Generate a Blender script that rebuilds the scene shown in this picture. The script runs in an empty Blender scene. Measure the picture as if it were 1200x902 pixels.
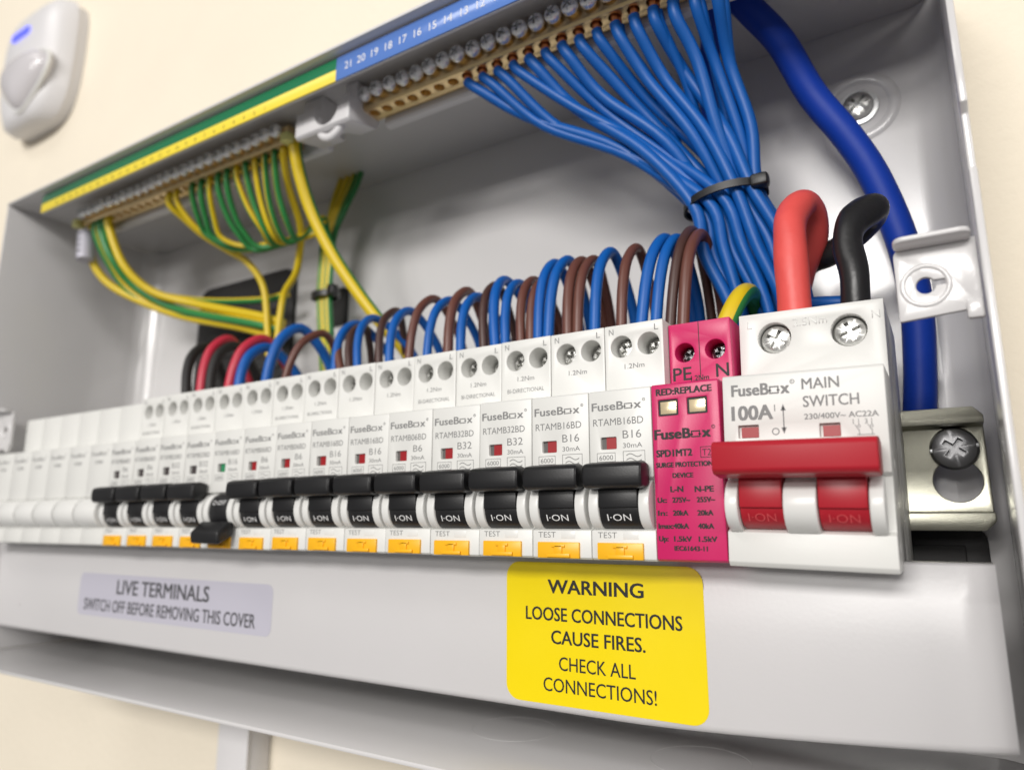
import bpy, bmesh, math, random
from mathutils import Vector, Matrix
random.seed(7)
S = 0.001                                   # everything below is written in millimetres
scene = bpy.context.scene
C = scene.collection

# ------------------------------------------------------------------ camera, light, exposure
CAM = Vector((9.18, -173.06, 8.713))
YAW, PITCH, ROLL, FPX = 0.54903, 0.19812, -0.00112, 820.0
Rz = Matrix.Rotation(YAW, 3, 'Z'); Rx = Matrix.Rotation(PITCH, 3, 'X'); Ry = Matrix.Rotation(ROLL, 3, 'Y')
R = Rz @ Rx @ Ry
rt, fw, up = R.col[0], R.col[1], R.col[2]
cd = bpy.data.cameras.new('camera')
cam = bpy.data.objects.new('camera', cd); C.objects.link(cam)
M = Matrix((rt, up, -fw)).transposed().to_4x4(); M.translation = CAM * S
cam.matrix_world = M
cd.sensor_width = 36.0; cd.sensor_fit = 'HORIZONTAL'; cd.lens = FPX / 1200.0 * 36.0
cd.clip_start = 0.005; cd.clip_end = 50.0
cd.dof.use_dof = True; cd.dof.focus_distance = 0.190; cd.dof.aperture_fstop = 9.8
scene.camera = cam

world = bpy.data.worlds.new('World'); scene.world = world; world.use_nodes = True
bg = world.node_tree.nodes['Background']
bg.inputs[0].default_value = (1.0, 0.975, 0.96, 1); bg.inputs[1].default_value = 0.19

def area(name, loc, target, sx, sy, power, col):
    l = bpy.data.lights.new(name, 'AREA'); l.shape = 'RECTANGLE'; l.size = sx * S; l.size_y = sy * S
    l.energy = power; l.color = col
    o = bpy.data.objects.new(name, l); C.objects.link(o); o.location = Vector(loc) * S
    o.rotation_euler = (Vector(target) - Vector(loc)).to_track_quat('-Z', 'Y').to_euler()
    return o
area('ceiling_or_added_light', (80, -2600, 1000), (-150, 0, 60), 1500, 420, 56, (1.0, 0.97, 0.935))
area('ceiling_or_added_light', (-700, -5600, 900), (-250, 0, 60), 2200, 500, 70, (1.0, 0.97, 0.935))
area('ceiling_or_added_light', (-900, -1500, 1750), (-250, 0, 60), 1400, 500, 9, (1.0, 0.97, 0.935))  # added lamp for glare on the number strip and sparkle on the screws
area('ceiling_or_added_light', (2100, -1500, 900), (-300, 40, 60), 1200, 500, 17, (1.0, 0.97, 0.935))  # added fill lamp from the right, brightens the left side panel
scene.view_settings.view_transform = 'Standard'; scene.view_settings.look = 'None'
scene.view_settings.exposure = 0.0; scene.view_settings.gamma = 1.0
scene.view_settings.use_curve_mapping = False
scene.cycles.use_denoising = True
scene.cycles.max_bounces = 8

# ------------------------------------------------------------------ materials
def mat(name, col, rough=0.5, metal=0.0, noise=0.0, nscale=60.0, bump=0.0, bscale=400.0, coat=0.0, spec=0.5):
    m = bpy.data.materials.new(name); m.use_nodes = True
    nt = m.node_tree; b = nt.nodes['Principled BSDF']
    b.inputs['Base Color'].default_value = (*col, 1); b.inputs['Roughness'].default_value = rough
    b.inputs['Metallic'].default_value = metal; b.inputs['Coat Weight'].default_value = coat
    b.inputs['Coat Roughness'].default_value = 0.12; b.inputs['Specular IOR Level'].default_value = spec
    tc = nt.nodes.new('ShaderNodeTexCoord')
    if noise:
        n = nt.nodes.new('ShaderNodeTexNoise'); n.inputs['Scale'].default_value = nscale; n.inputs['Detail'].default_value = 6
        nt.links.new(tc.outputs['Object'], n.inputs['Vector'])
        r = nt.nodes.new('ShaderNodeMapRange'); r.inputs[3].default_value = 1 - noise; r.inputs[4].default_value = 1 + noise
        nt.links.new(n.outputs['Fac'], r.inputs[0])
        h = nt.nodes.new('ShaderNodeHueSaturation'); h.inputs['Color'].default_value = (*col, 1)
        nt.links.new(r.outputs[0], h.inputs['Value']); nt.links.new(h.outputs[0], b.inputs['Base Color'])
        r2 = nt.nodes.new('ShaderNodeMapRange'); r2.inputs[3].default_value = rough * 0.8; r2.inputs[4].default_value = min(1, rough * 1.25)
        nt.links.new(n.outputs['Fac'], r2.inputs[0]); nt.links.new(r2.outputs[0], b.inputs['Roughness'])
    if bump:
        n = nt.nodes.new('ShaderNodeTexNoise'); n.inputs['Scale'].default_value = bscale; n.inputs['Detail'].default_value = 3
        nt.links.new(tc.outputs['Object'], n.inputs['Vector'])
        bp = nt.nodes.new('ShaderNodeBump'); bp.inputs['Strength'].default_value = bump; bp.inputs['Distance'].default_value = 0.0004
        nt.links.new(n.outputs['Fac'], bp.inputs['Height']); nt.links.new(bp.outputs[0], b.inputs['Normal'])
    return m

PL = mat('white_plastic', (0.68, 0.68, 0.655), 0.36, noise=0.03, bump=0.05, bscale=2500)
PL2 = mat('white_toggle_plastic', (0.72, 0.72, 0.70), 0.28, noise=0.02)
PAINT = mat('white_enclosure_paint', (0.625, 0.615, 0.615), 0.24, noise=0.03, nscale=18, bump=0.05, coat=0.35, bscale=900)
def specks(m, col, scale, thr):
    """small dirt marks with a place of their own on the surface"""
    nt = m.node_tree; b = nt.nodes['Principled BSDF']
    tc = nt.nodes.new('ShaderNodeTexCoord'); v = nt.nodes.new('ShaderNodeTexVoronoi'); v.inputs['Scale'].default_value = scale
    nt.links.new(tc.outputs['Object'], v.inputs['Vector'])
    lt = nt.nodes.new('ShaderNodeMath'); lt.operation = 'LESS_THAN'; lt.inputs[1].default_value = thr
    nt.links.new(v.outputs['Distance'], lt.inputs[0])
    n = nt.nodes.new('ShaderNodeTexNoise'); n.inputs['Scale'].default_value = scale * 0.6
    nt.links.new(tc.outputs['Object'], n.inputs['Vector'])
    gt = nt.nodes.new('ShaderNodeMath'); gt.operation = 'GREATER_THAN'; gt.inputs[1].default_value = 0.54
    nt.links.new(n.outputs['Fac'], gt.inputs[0])
    mu = nt.nodes.new('ShaderNodeMath'); mu.operation = 'MULTIPLY'
    nt.links.new(lt.outputs[0], mu.inputs[0]); nt.links.new(gt.outputs[0], mu.inputs[1])
    mx = nt.nodes.new('ShaderNodeMix'); mx.data_type = 'RGBA'; mx.inputs['B'].default_value = (*col, 1)
    src = b.inputs['Base Color'].links[0].from_socket
    nt.links.new(src, mx.inputs['A']); nt.links.new(mu.outputs[0], mx.inputs['Factor'])
    nt.links.new(mx.outputs['Result'], b.inputs['Base Color'])
COVER = mat('white_cover_paint', (0.56, 0.55, 0.556), 0.30, noise=0.02, nscale=25, bump=0.05, bscale=900)
specks(COVER, (0.16, 0.12, 0.11), 60, 0.030)
WALL = mat('cream_wall_paint', (0.80, 0.728, 0.60), 0.75, noise=0.07, nscale=9, bump=0.9, bscale=210)
specks(WALL, (0.5, 0.42, 0.32), 16, 0.03)
BLACK = mat('black_plastic', (0.009, 0.009, 0.010), 0.40, noise=0.1, bump=0.06, bscale=2200)
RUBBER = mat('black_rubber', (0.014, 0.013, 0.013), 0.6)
REDP = mat('red_plastic', (0.40, 0.010, 0.022), 0.36, noise=0.04)
PINK = mat('pink_plastic', (0.55, 0.013, 0.115), 0.36, noise=0.03, bump=0.05, bscale=2200)
YEL = mat('amber_button_plastic', (0.86, 0.44, 0.012), 0.34)
BRASS = mat('brass', (0.80, 0.61, 0.33), 0.30, 1.0, noise=0.14, nscale=200, bump=0.3, bscale=500)
ZINC = mat('zinc_plated_steel', (0.84, 0.86, 0.86), 0.30, 1.0, noise=0.10, nscale=300)
STEEL = mat('dull_screw_steel', (0.62, 0.62, 0.60), 0.36, 1.0, noise=0.15, nscale=300)
DSTEEL = mat('dark_screw_steel', (0.20, 0.20, 0.205), 0.36, 0.9, noise=0.1, nscale=200)
RAIL = mat('passivated_rail_steel', (0.47, 0.465, 0.385), 0.34, 1.0, noise=0.06, nscale=900, bump=0.16, bscale=3200)
COPPER = mat('copper', (0.80, 0.36, 0.19), 0.34, 1.0)
BLUE = mat('blue_pvc', (0.003, 0.095, 0.385), 0.42, noise=0.10, nscale=60, spec=0.4, bump=0.25, bscale=160)
NAVY = mat('dark_blue_pvc', (0.005, 0.042, 0.36), 0.5, noise=0.10, nscale=50, spec=0.3, bump=0.3, bscale=120)
BROWN = mat('brown_pvc', (0.125, 0.045, 0.032), 0.40, noise=0.06)
DBROWN = mat('dark_brown_pvc', (0.060, 0.026, 0.020), 0.42, noise=0.06)
REDW = mat('red_pvc', (0.50, 0.025, 0.055), 0.40)
TAILR = mat('red_tail_pvc', (0.72, 0.085, 0.075), 0.45, noise=0.10, nscale=120, bump=0.8, bscale=140)
TAILB = mat('black_tail_pvc', (0.013, 0.013, 0.014), 0.36, noise=0.1, bump=0.8, bscale=140)
GREEN = mat('green_pvc', (0.025, 0.21, 0.05), 0.40)
YELW = mat('yellow_pvc', (0.66, 0.48, 0.010), 0.40)
PRINT = mat('grey_print', (0.20, 0.20, 0.20), 0.6)
PRINTD = mat('dark_grey_print', (0.06, 0.06, 0.065), 0.6)
PRINTK = mat('black_print', (0.008, 0.007, 0.007), 0.6)
PRINTW = mat('white_print', (0.75, 0.75, 0.75), 0.5)
PRINTM = mat('maroon_relief', (0.60, 0.07, 0.08), 0.35)
FLAGR = mat('red_flag', (0.30, 0.006, 0.010), 0.4)
FLAGG = mat('green_flag', (0.02, 0.22, 0.09), 0.4)
FLAGD = mat('dark_flag', (0.055, 0.045, 0.045), 0.4)
WINDK = mat('dark_window_recess', (0.10, 0.095, 0.09), 0.5)
GOLD = mat('gold_status_glass', (0.72, 0.60, 0.38), 0.22, 0.4, noise=0.25, nscale=300, coat=0.6)
LABY = mat('yellow_label', (0.80, 0.62, 0.0), 0.30, noise=0.01)
LABW = mat('white_label', (0.47, 0.46, 0.53), 0.33)
LABB = mat('blue_label', (0.10, 0.22, 0.60), 0.20, coat=1.0, bump=0.5, bscale=140)
LABG = mat('green_label', (0.010, 0.18, 0.075), 0.18, coat=0.8)
LABE = mat('yellow_strip_label', (0.86, 0.68, 0.06), 0.3)
CLIPY = mat('pale_yellow_clip', (0.80, 0.78, 0.30), 0.4)
PIRW = mat('grey_white_plastic', (0.70, 0.69, 0.70), 0.32)
LENS = mat('sensor_lens', (0.58, 0.56, 0.58), 0.18)
LED = bpy.data.materials.new('blue_led'); LED.use_nodes = True
_b = LED.node_tree.nodes['Principled BSDF']; _b.inputs['Base Color'].default_value = (0.05, 0.06, 0.7, 1)
_b.inputs['Emission Color'].default_value = (0.10, 0.12, 1.0, 1); _b.inputs['Emission Strength'].default_value = 1.1

# ------------------------------------------------------------------ mesh helpers (mm)
class MB:
    def __init__(s): s.v = []; s.f = []; s.m = []; s.mats = []
    def mi(s, m):
        if m not in s.mats: s.mats.append(m)
        return s.mats.index(m)
    def add(s, verts, faces, m):
        o = len(s.v); s.v += [tuple(p) for p in verts]; k = s.mi(m)
        for f in faces: s.f.append(tuple(o + i for i in f)); s.m.append(k)
        return s
    def box(s, x0, x1, y0, y1, z0, z1, m):
        v = [(x, y, z) for x in (x0, x1) for y in (y0, y1) for z in (z0, z1)]
        return s.add(v, [(0, 1, 3, 2), (4, 6, 7, 5), (0, 4, 5, 1), (2, 3, 7, 6), (0, 2, 6, 4), (1, 5, 7, 3)], m)
    def prism(s, prof, x0, x1, m, axis='x'):
        """profile polygon extruded; axis x: (y,z) profile, axis y: (x,z), axis z: (x,y)"""
        n = len(prof)
        def P(a, b, t): return (t, a, b) if axis == 'x' else ((a, t, b) if axis == 'y' else (a, b, t))
        v = [P(a, b, x0) for a, b in prof] + [P(a, b, x1) for a, b in prof]
        f = [tuple(range(n))[::-1], tuple(range(n, 2 * n))] + [(i, (i + 1) % n, n + (i + 1) % n, n + i) for i in range(n)]
        return s.add(v, f, m)
    def cyl(s, c, r, d, m, axis='y', n=24, r2=None):
        r2 = r if r2 is None else r2
        v = []
        for t, rr in ((0, r), (d, r2)):
            for i in range(n):
                a = 2 * math.pi * i / n; p, q = rr * math.cos(a), rr * math.sin(a)
                v.append((c[0] + p, c[1] + t, c[2] + q) if axis == 'y' else ((c[0] + t, c[1] + p, c[2] + q) if axis == 'x' else (c[0] + p, c[1] + q, c[2] + t)))
        return s.add(v, [tuple(range(n))[::-1], tuple(range(n, 2 * n))] + [(i, (i + 1) % n, n + (i + 1) % n, n + i) for i in range(n)], m)
    def lathe(s, c, prof, m, n=28):
        """(r, y) profile turned about the y axis through c"""
        v = []; k = len(prof)
        for r, y in prof:
            for i in range(n):
                a = 2 * math.pi * i / n; v.append((c[0] + r * math.cos(a), c[1] + y, c[2] + r * math.sin(a)))
        f = [(j * n + i, j * n + (i + 1) % n, (j + 1) * n + (i + 1) % n, (j + 1) * n + i) for j in range(k - 1) for i in range(n)]
        f += [tuple(range(n))[::-1], tuple(range((k - 1) * n, k * n))]
        return s.add(v, f, m)
    def tube(s, pts, r, m, seg=12, stripe=None, twist=0.0, phase=0.0, lump=0.0, sub=6):
        P = spline(pts, sub); n = len(P)
        t = [(P[min(i + 1, n - 1)] - P[max(i - 1, 0)]).normalized() for i in range(n)]
        u = t[0].cross(Vector((0, 0, 1)))
        if u.length < 0.2: u = t[0].cross(Vector((1, 0, 0)))
        u.normalize(); v = []; rs = random.random() * 9
        for i in range(n):
            u = (u - t[i] * u.dot(t[i])).normalized(); w = t[i].cross(u)
            rr = r(i / (n - 1)) if callable(r) else r
            for j in range(seg):
                a = 2 * math.pi * j / seg + phase + twist * i / n
                q = rr * (1 + lump * math.sin(i * 0.55 + rs + 2 * a))
                v.append(P[i] + u * math.cos(a) * q + w * math.sin(a) * q)
        o = len(s.v); s.v += [tuple(p) for p in v]; k = s.mi(m); k2 = s.mi(stripe) if stripe else k
        for i in range(n - 1):
            for j in range(seg):
                s.f.append((o + i * seg + j, o + i * seg + (j + 1) % seg, o + (i + 1) * seg + (j + 1) % seg, o + (i + 1) * seg + j))
                s.m.append(k2 if stripe and j < seg * 0.40 else k)
        s.f.append(tuple(o + j for j in range(seg))[::-1]); s.m.append(k)
        s.f.append(tuple(o + (n - 1) * seg + j for j in range(seg))); s.m.append(k)
        return s
    def ribbon(s, pts, w, y, m, closed=False):
        """flat stroke in the xz plane at depth y"""
        n = len(pts); L = []; Rr = []
        for i in range(n):
            a = pts[(i - 1) % n] if closed or i else pts[0]; b = pts[(i + 1) % n] if closed or i < n - 1 else pts[-1]
            if closed:
                d1 = Vector((pts[i][0] - a[0], pts[i][1] - a[1])).normalized(); d2 = Vector((b[0] - pts[i][0], b[1] - pts[i][1])).normalized()
                d = (d1 + d2).normalized(); k = 1 / max(0.5, d.dot(d1))
            else:
                d = Vector((b[0] - a[0], b[1] - a[1])).normalized(); k = 1
            nx, nz = -d.y * w / 2 * k, d.x * w / 2 * k
            L.append((pts[i][0] + nx, y, pts[i][1] + nz)); Rr.append((pts[i][0] - nx, y, pts[i][1] - nz))
        rng = range(n if closed else n - 1)
        return s.add(L + Rr, [(i, n + i, n + (i + 1) % n, (i + 1) % n) for i in rng], m)
    def text(s, body, x, z, h, y, m, w=None, align='c', bold=0.0):
        if bold > 0:
            d = bold * h * 1.3
            for k_, (dx, dz) in enumerate(((-d, -d * .5), (d, d * .5), (d, -d * .5), (-d, d * .5))): s.text(body, x + dx, z + dz, h, y - .004 * (k_ + 1), m, w, align)
        bold = min(0.0, bold)
        vs, fs, tw = glyphs(body, bold)
        sc = h; sx = (w / tw) if w else sc; W = tw * sx
        x0 = x - (W / 2 if align == 'c' else (W if align == 'r' else 0))
        return s.add([(x0 + a * sx, y, z - h / 2 + b * sc) for a, b in vs], fs, m)
    def bm(s, bevel=0.0, seg=2, ang=35):
        b = bmesh.new(); V = [b.verts.new(p) for p in s.v]
        for f, k in zip(s.f, s.m):
            try: g = b.faces.new([V[i] for i in f]); g.material_index = k
            except ValueError: pass
        b.normal_update()
        return b
    def mesh(s, name, bevel=0.0, seg=2, smooth=None, merge=False, recalc=True, cut=None, org=(0, 0, 0)):
        smooth = smooth or (24 if bevel else 40)
        b = s.bm()
        if merge: bmesh.ops.remove_doubles(b, verts=b.verts, dist=1e-4)
        if recalc: bmesh.ops.recalc_face_normals(b, faces=b.faces)
        if cut is not None: b = boolean(b, cut)
        if bevel:
            b.normal_update()
            E = [e for e in b.edges if len(e.link_faces) == 2 and e.calc_face_angle(0) > math.radians(35)]
            bmesh.ops.bevel(b, geom=E, offset=bevel, segments=seg, profile=0.5, affect='EDGES', clamp_overlap=True)
        me = bpy.data.meshes.new(name)
        for v in b.verts: v.co = (v.co - Vector(org)) * S
        b.to_mesh(me); b.free()
        for m in s.mats: me.materials.append(m)
        me.polygons.foreach_set('use_smooth', [True] * len(me.polygons))
        me.set_sharp_from_angle(angle=math.radians(smooth)); me.update()
        return me
    def obj(s, name, parent=None, **k):
        if parent is None and 'org' not in k and s.v: k['org'] = s.v[0]
        me = s.mesh(name, **k); o = bpy.data.objects.new(name, me); C.objects.link(o)
        if parent: o.parent = parent
        elif 'org' in k: o.location = Vector(k['org']) * S
        return o

def spline(pts, sub=6):
    P = [Vector(p) for p in pts]
    if len(P) < 3: return P
    P = [P[0] * 2 - P[1]] + P + [P[-1] * 2 - P[-2]]; out = []
    for i in range(1, len(P) - 2):
        a, b, c, d = P[i - 1:i + 3]
        for k in range(sub):
            t = k / sub
            out.append(0.5 * ((2 * b) + (c - a) * t + (2 * a - 5 * b + 4 * c - d) * t * t + (3 * b - a - 3 * c + d) * t ** 3))
    out.append(P[-2]); return out

def boolean(b, cutter):
    obs = []
    for bmx in (b, cutter.bm()):
        bmesh.ops.recalc_face_normals(bmx, faces=bmx.faces)
        me = bpy.data.meshes.new('work'); bmx.to_mesh(me); bmx.free()
        o = bpy.data.objects.new('work', me); C.objects.link(o); obs.append(o)
    md = obs[0].modifiers.new('cut', 'BOOLEAN'); md.operation = 'DIFFERENCE'; md.solver = 'EXACT'; md.object = obs[1]
    md.use_self = True
    dg = bpy.context.evaluated_depsgraph_get(); dg.update()
    me = bpy.data.meshes.new_from_object(obs[0].evaluated_get(dg))
    r = bmesh.new(); r.from_mesh(me)
    bmesh.ops.dissolve_limit(r, angle_limit=0.005, verts=r.verts, edges=r.edges)
    for o in obs:
        d = o.data; bpy.data.objects.remove(o); bpy.data.meshes.remove(d)
    bpy.data.meshes.remove(me)
    return r

_gl = {}
def glyphs(body, bold):
    k = (body, bold)
    if k not in _gl:
        cu = bpy.data.curves.new('text', 'FONT'); cu.body = body; cu.size = 1.0; cu.resolution_u = 3; cu.offset = bold
        o = bpy.data.objects.new('text', cu); C.objects.link(o)
        dg = bpy.context.evaluated_depsgraph_get(); dg.update()
        me = bpy.data.meshes.new_from_object(o.evaluated_get(dg))
        vs = [(v.co.x, v.co.y) for v in me.vertices]; fs = [tuple(p.vertices) for p in me.polygons]
        H = 0.729; x0 = min(v[0] for v in vs); x1 = max(v[0] for v in vs)
        _gl[k] = ([((a - x0) / H, b / H) for a, b in vs], fs, (x1 - x0) / H)
        bpy.data.objects.remove(o); bpy.data.meshes.remove(me); bpy.data.curves.remove(cu)
    return _gl[k]

def thing(name, loc, label, cat, group=None, rot=None):
    o = bpy.data.objects.new(name, None); C.objects.link(o); o.location = Vector(loc) * S; o.empty_display_size = 0.01
    if rot: o.rotation_euler = rot
    return tag(o, label, cat, group)
def tag(o, label, cat, group=None):
    o['label'] = label; o['category'] = cat
    if group: o['group'] = group
    return o
def place(me, name, parent, loc=(0, 0, 0), rot=None):
    o = bpy.data.objects.new(name, me); C.objects.link(o); o.parent = parent; o.location = Vector(loc) * S
    if rot: o.rotation_euler = rot
    return o
def arc(cx, cz, r, a0, a1, n):
    return [(cx + r * math.cos(math.radians(a0 + (a1 - a0) * i / n)), cz + r * math.sin(math.radians(a0 + (a1 - a0) * i / n))) for i in range(n + 1)]
def round_rect(x0, x1, z0, z1, r, n=6):
    return arc(x1 - r, z1 - r, r, 0, 90, n) + arc(x0 + r, z1 - r, r, 90, 180, n) + arc(x0 + r, z0 + r, r, 180, 270, n) + arc(x1 - r, z0 + r, r, 270, 360, n)
def logo(t, x0, x1, z, h, y, m, bold=0.0):
    """the maker's word mark with its squared letter o"""
    W = x1 - x0; fb = 0.60 * W; ow = 0.13 * W
    t.text('FuseB', x0, z, h, y, m, w=fb, align='l', bold=bold)
    ox0 = x0 + fb + 0.025 * W; zb = z - h / 2; oh = h * 0.60; st = h * 0.125
    t.ribbon([(ox0, zb + st / 2), (ox0 + ow, zb + st / 2), (ox0 + ow, zb + oh), (ox0, zb + oh)], st, y, m, closed=True)
    t.ribbon([(ox0 - ow * .22, zb + oh * .5), (ox0 + ow * .18, zb + oh * .5)], st * .8, y, m)
    t.ribbon([(ox0 + ow * .82, zb + oh * .5), (ox0 + ow * 1.22, zb + oh * .5)], st * .8, y, m)
    t.text('x', x0 + fb + 0.20 * W, z, h, y, m, w=0.125 * W, align='l', bold=bold)
    t.ribbon(arc(x1 - 0.02 * W, z + h * .42, h * .16, 0, 330, 10), h * .06, y, m, closed=True)
    t.text('R', x1 - 0.02 * W, z + h * .42, h * .15, y, m)

# screw heads, turned about y and looking towards -y; shared meshes
def screw_mesh(name, r, hgt, m, slot=True, cross=0.62, sw=0.20):
    b = MB().lathe((0, 0, 0), [(r * .2, -hgt), (r * .62, -hgt * .97), (r * .9, -hgt * .72), (r, -hgt * .35), (r, 0)], m)
    c = MB(); L = r * cross; w = r * sw
    pl = [(-w, L), (w, L), (w, w), (L, w), (L, -w), (w, -w), (w, -L), (-w, -L), (-w, -w), (-L, -w), (-L, w), (-w, w)]
    c.prism([(a * .96 + b_ * .28, b_ * .96 - a * .28) for a, b_ in pl], -hgt - 1, -hgt * .06, m, 'y')
    for k in range(4):
        a = math.radians(28.7 + 90 * k); u, v_ = math.cos(a), math.sin(a); q = r * .05
        c.prism([(u * r * .3 - v_ * q, v_ * r * .3 + u * q), (u * r * .3 + v_ * q, v_ * r * .3 - u * q), (u * r * .86 + v_ * q, v_ * r * .86 - u * q), (u * r * .86 - v_ * q, v_ * r * .86 + u * q)], -hgt - 1, -hgt * .8, m, 'y')
    me = b.mesh(name, cut=c, smooth=35)
    if slot:
        pass
    return me
TERM_SCREW = screw_mesh('terminal_screw', 2.85, 2.6, STEEL)
ZBRITE = mat('bright_screw_steel', (0.95, 0.96, 0.97), 0.20, 0.72, noise=0.08, nscale=300, bump=1.0, bscale=520)
BAR_SCREW = screw_mesh('bar_screw', 3.1, 3.0, ZBRITE, cross=0.66, sw=0.14)
MAIN_SCREW = screw_mesh('main_screw', 4.1, 2.2, STEEL, cross=0.62, sw=0.13)

# ------------------------------------------------------------------ the wall
w = MB(); w.add([(-4000, 90.2, -2500), (3000, 90.2, -2500), (3000, 90.2, 2500), (-4000, 90.2, 2500)], [(0, 1, 2, 3)], WALL)
wall = w.obj('wall', recalc=False); wall['kind'] = 'structure'

# ------------------------------------------------------------------ enclosure
XL, XR, ZB, ZT, YF, YB = -436.0, 20.6, -57.0, 190.0, -4.0, 88.0
enc = thing('consumer_unit_enclosure', (-208, 88, -57), 'open white painted steel fuse box case on the cream wall, holding all the breakers', 'fuse box case')
EO = Vector((-208, 88, -57))
def epart(b, name, **k):
    k['org'] = tuple(EO); return b.obj(name, enc, **k)
T = 1.4
# back panel with the wall screw dimple
b = MB().box(XL - T, XR + T + 4, YB, YB + 1.6, ZB - T, ZT + T, PAINT); epart(b, 'back_panel')
b = MB().box(XL - T, XR + T, YF, YB - .02, ZT, ZT + T, PAINT); epart(b, 'top_panel', bevel=0.4)
b = MB().box(XL - T, XR + T, YF, YB - .02, ZB - T, ZB, PAINT); epart(b, 'bottom_panel', bevel=0.4)
b = MB().box(XL - T, XL, YF + .3, YB - .02, ZB + .02, ZT - .02, PAINT); epart(b, 'side_panel', bevel=0.4)
# right side: rolled rim, stepped out below the upper notch
b = MB().prism([(YF, 118.0), (YF, ZT - .02), (YB - .02, ZT - .02), (YB - .02, ZB + .02), (YF - 1.0, ZB + .02), (YF - 1.0, 84.0), (YF + 2.2, 82.0), (YF + 2.2, 98), (YF - .6, 99.5), (YF - .6, 116.5)], XR, XR + T + .2, PAINT)
b.v = [(x + max(0, y - YF) / 92 * 4.2, y, z) for x, y, z in b.v]
epart(b, 'side_panel', bevel=0.45)
# inside coves where the back meets the sides (the pressed corner radius)
def cove(cx, cz, sx):
    r = 12.0; pts = [(cx, YB)] + [(cx + sx * (r - r * math.sin(math.radians(a))), YB - (r - r * math.cos(math.radians(a)))) for a in range(0, 91, 10)]
    return pts
for cx, sx in ((XR + 4.1, -1), (XL + .02, 1)):
    b = MB().prism(cove(cx, 0, sx), ZB + .05, ZT - .05, PAINT, 'z'); epart(b, 'corner_radius', smooth=60)
b = MB().lathe((-3.3, YB, 157.2), [(14.0, .25), (13.2, -0.35), (12.2, -0.75), (11.2, -0.8), (10.2, -.55), (9.2, .25)], PAINT, 40)
b.f = b.f[:-2]; b.m = b.m[:-2]
epart(b, 'screw_dimple', smooth=70)
o = place(MAIN_SCREW, 'fixing_screw', enc, Vector((-3.3, YB - .9, 157.2)) - EO, (0, .5, 0)); o.scale = (1.25, 1.3, 1.25)
b = MB().lathe((-3.3, YB - .2, 157.2), [(6.6, 0), (6.6, -.7), (2, -.9)], ZINC, 28); epart(b, 'washer')
# knockouts pressed into the left side and the floor
def ring_x(x, cy, cz, r, name):
    x -= .09
    pts = [(x, cy + r * math.cos(a * math.pi / 18), cz + r * math.sin(a * math.pi / 18)) for a in range(37)]
    epart(MB().tube(pts, .16, PAINT, 6, sub=2), name)
def ring_z(cx, cy, z, r, name):
    z -= .10
    pts = [(cx + r * math.cos(a * math.pi / 18), cy + r * math.sin(a * math.pi / 18), z) for a in range(37)]
    epart(MB().tube(pts, .16, PAINT, 6, sub=2), name)
ring_x(XL, 42, 128, 13, 'knockout'); ring_x(XL, 42, 40, 13, 'knockout')
ring_z(-58, 40, ZB, 14, 'knockout'); ring_z(-10, 44, ZB, 14, 'knockout'); ring_z(-120, 40, ZB, 14, 'knockout')
# the lid tabs: right one in full view, left one mirrored
def tab(x0, x1, y, z0, z1, hx, hz):
    p = [(x0, z0)] + [(x1, z0 + 1.2), (x1, z1)] + arc(x0 + 2.0, z1 - 2.0, 2.0, 90, 180, 4)
    b = MB().prism(p, y, y + 1.4, PAINT, 'y')
    c = MB().cyl((hx, y - 3, hz), 1.9, 8, PAINT, 'y', 18)
    c2 = MB().box(hx, hx + 4.6, y - 3, y + 5, hz - .2, hz + 1.0, PAINT)
    for q in (c2,): c.add(q.v, q.f, PAINT)
    t = epart(b, 'lid_tab', cut=c, bevel=0.3)
    fl = MB().prism(round_rect(x0 + .2, x1 - .8, -6.2, 0.0, 2.2, 5), 0, 1.3, PAINT, 'z')
    fl.v = [(a, y + bb + 1.0, z1 - .8 + cc - bb * .08) for a, bb, cc in fl.v]
    f = MB(); f.add(fl.v, fl.f, PAINT); ob = f.obj('flange', t, org=tuple(EO), bevel=0.5)
    d = MB().lathe((hx, y - .05, hz), [(5.2, .3), (4.9, -.25), (4.3, -.35), (3.9, 0.0), (3.8, .3)], PAINT, 30)
    d.f = d.f[:-2]; d.m = d.m[:-2]; d.obj('dimple', t, org=tuple(EO), smooth=70)
    # lower return towards the wall
    g = MB().box(x1 - 3.2, x1 + .0, y - .9, y + 1.1, z0 - 1.2, z0 + 3.2, PAINT); g.obj('return', t, org=tuple(EO), bevel=0.6)
    return t
tab(4.6, 20.4, -.5, 53.0, 70.0, 10.3, 60.6)
tab(-432.0, -415.0, 5.0, 48, 69, -422, 59)
# terminal carrier strip under the top of the case, with its legends
HY = 11.0
cb = MB().prism([(HY, 181.6), (HY, 171.0), (HY + 1.5, 170.0), (27, 173.5), (29, 176), (29, 189.5), (HY + 4, 189.5), (HY + 4, 182.4)], -212.5, -181.2, PIRW)
cut = MB().cyl((-194.6, 5, 178.4), 6.6, 40, PIRW, 'y', 28); q = MB().box(-201.2, -188.0, 5, 45, 178.4, 200, PIRW); cut.add(q.v, q.f, PIRW)
carr = epart(cb, 'terminal_carrier', cut=cut, bevel=0.4)
for x0, x1 in ((-404, -212.6), (-178.3, 8)):
    q = MB().prism([(29.2, 189.6), (29.2, 176.5), (30, 175.2), (33, 175.2), (36, 189.6)], x0, x1, PIRW); q.obj('carrier_bar', carr, org=tuple(EO), bevel=0.3)
hk = MB(); hk.tube([(-194.6 + 7.4 * math.cos(math.radians(a)), HY + 3.5, 176.5 + 9.0 * math.sin(math.radians(a))) for a in range(170, 371, 12)], 1.9, PIRW, 8); hk.obj('hook', carr, org=tuple(EO), smooth=60)
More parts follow.
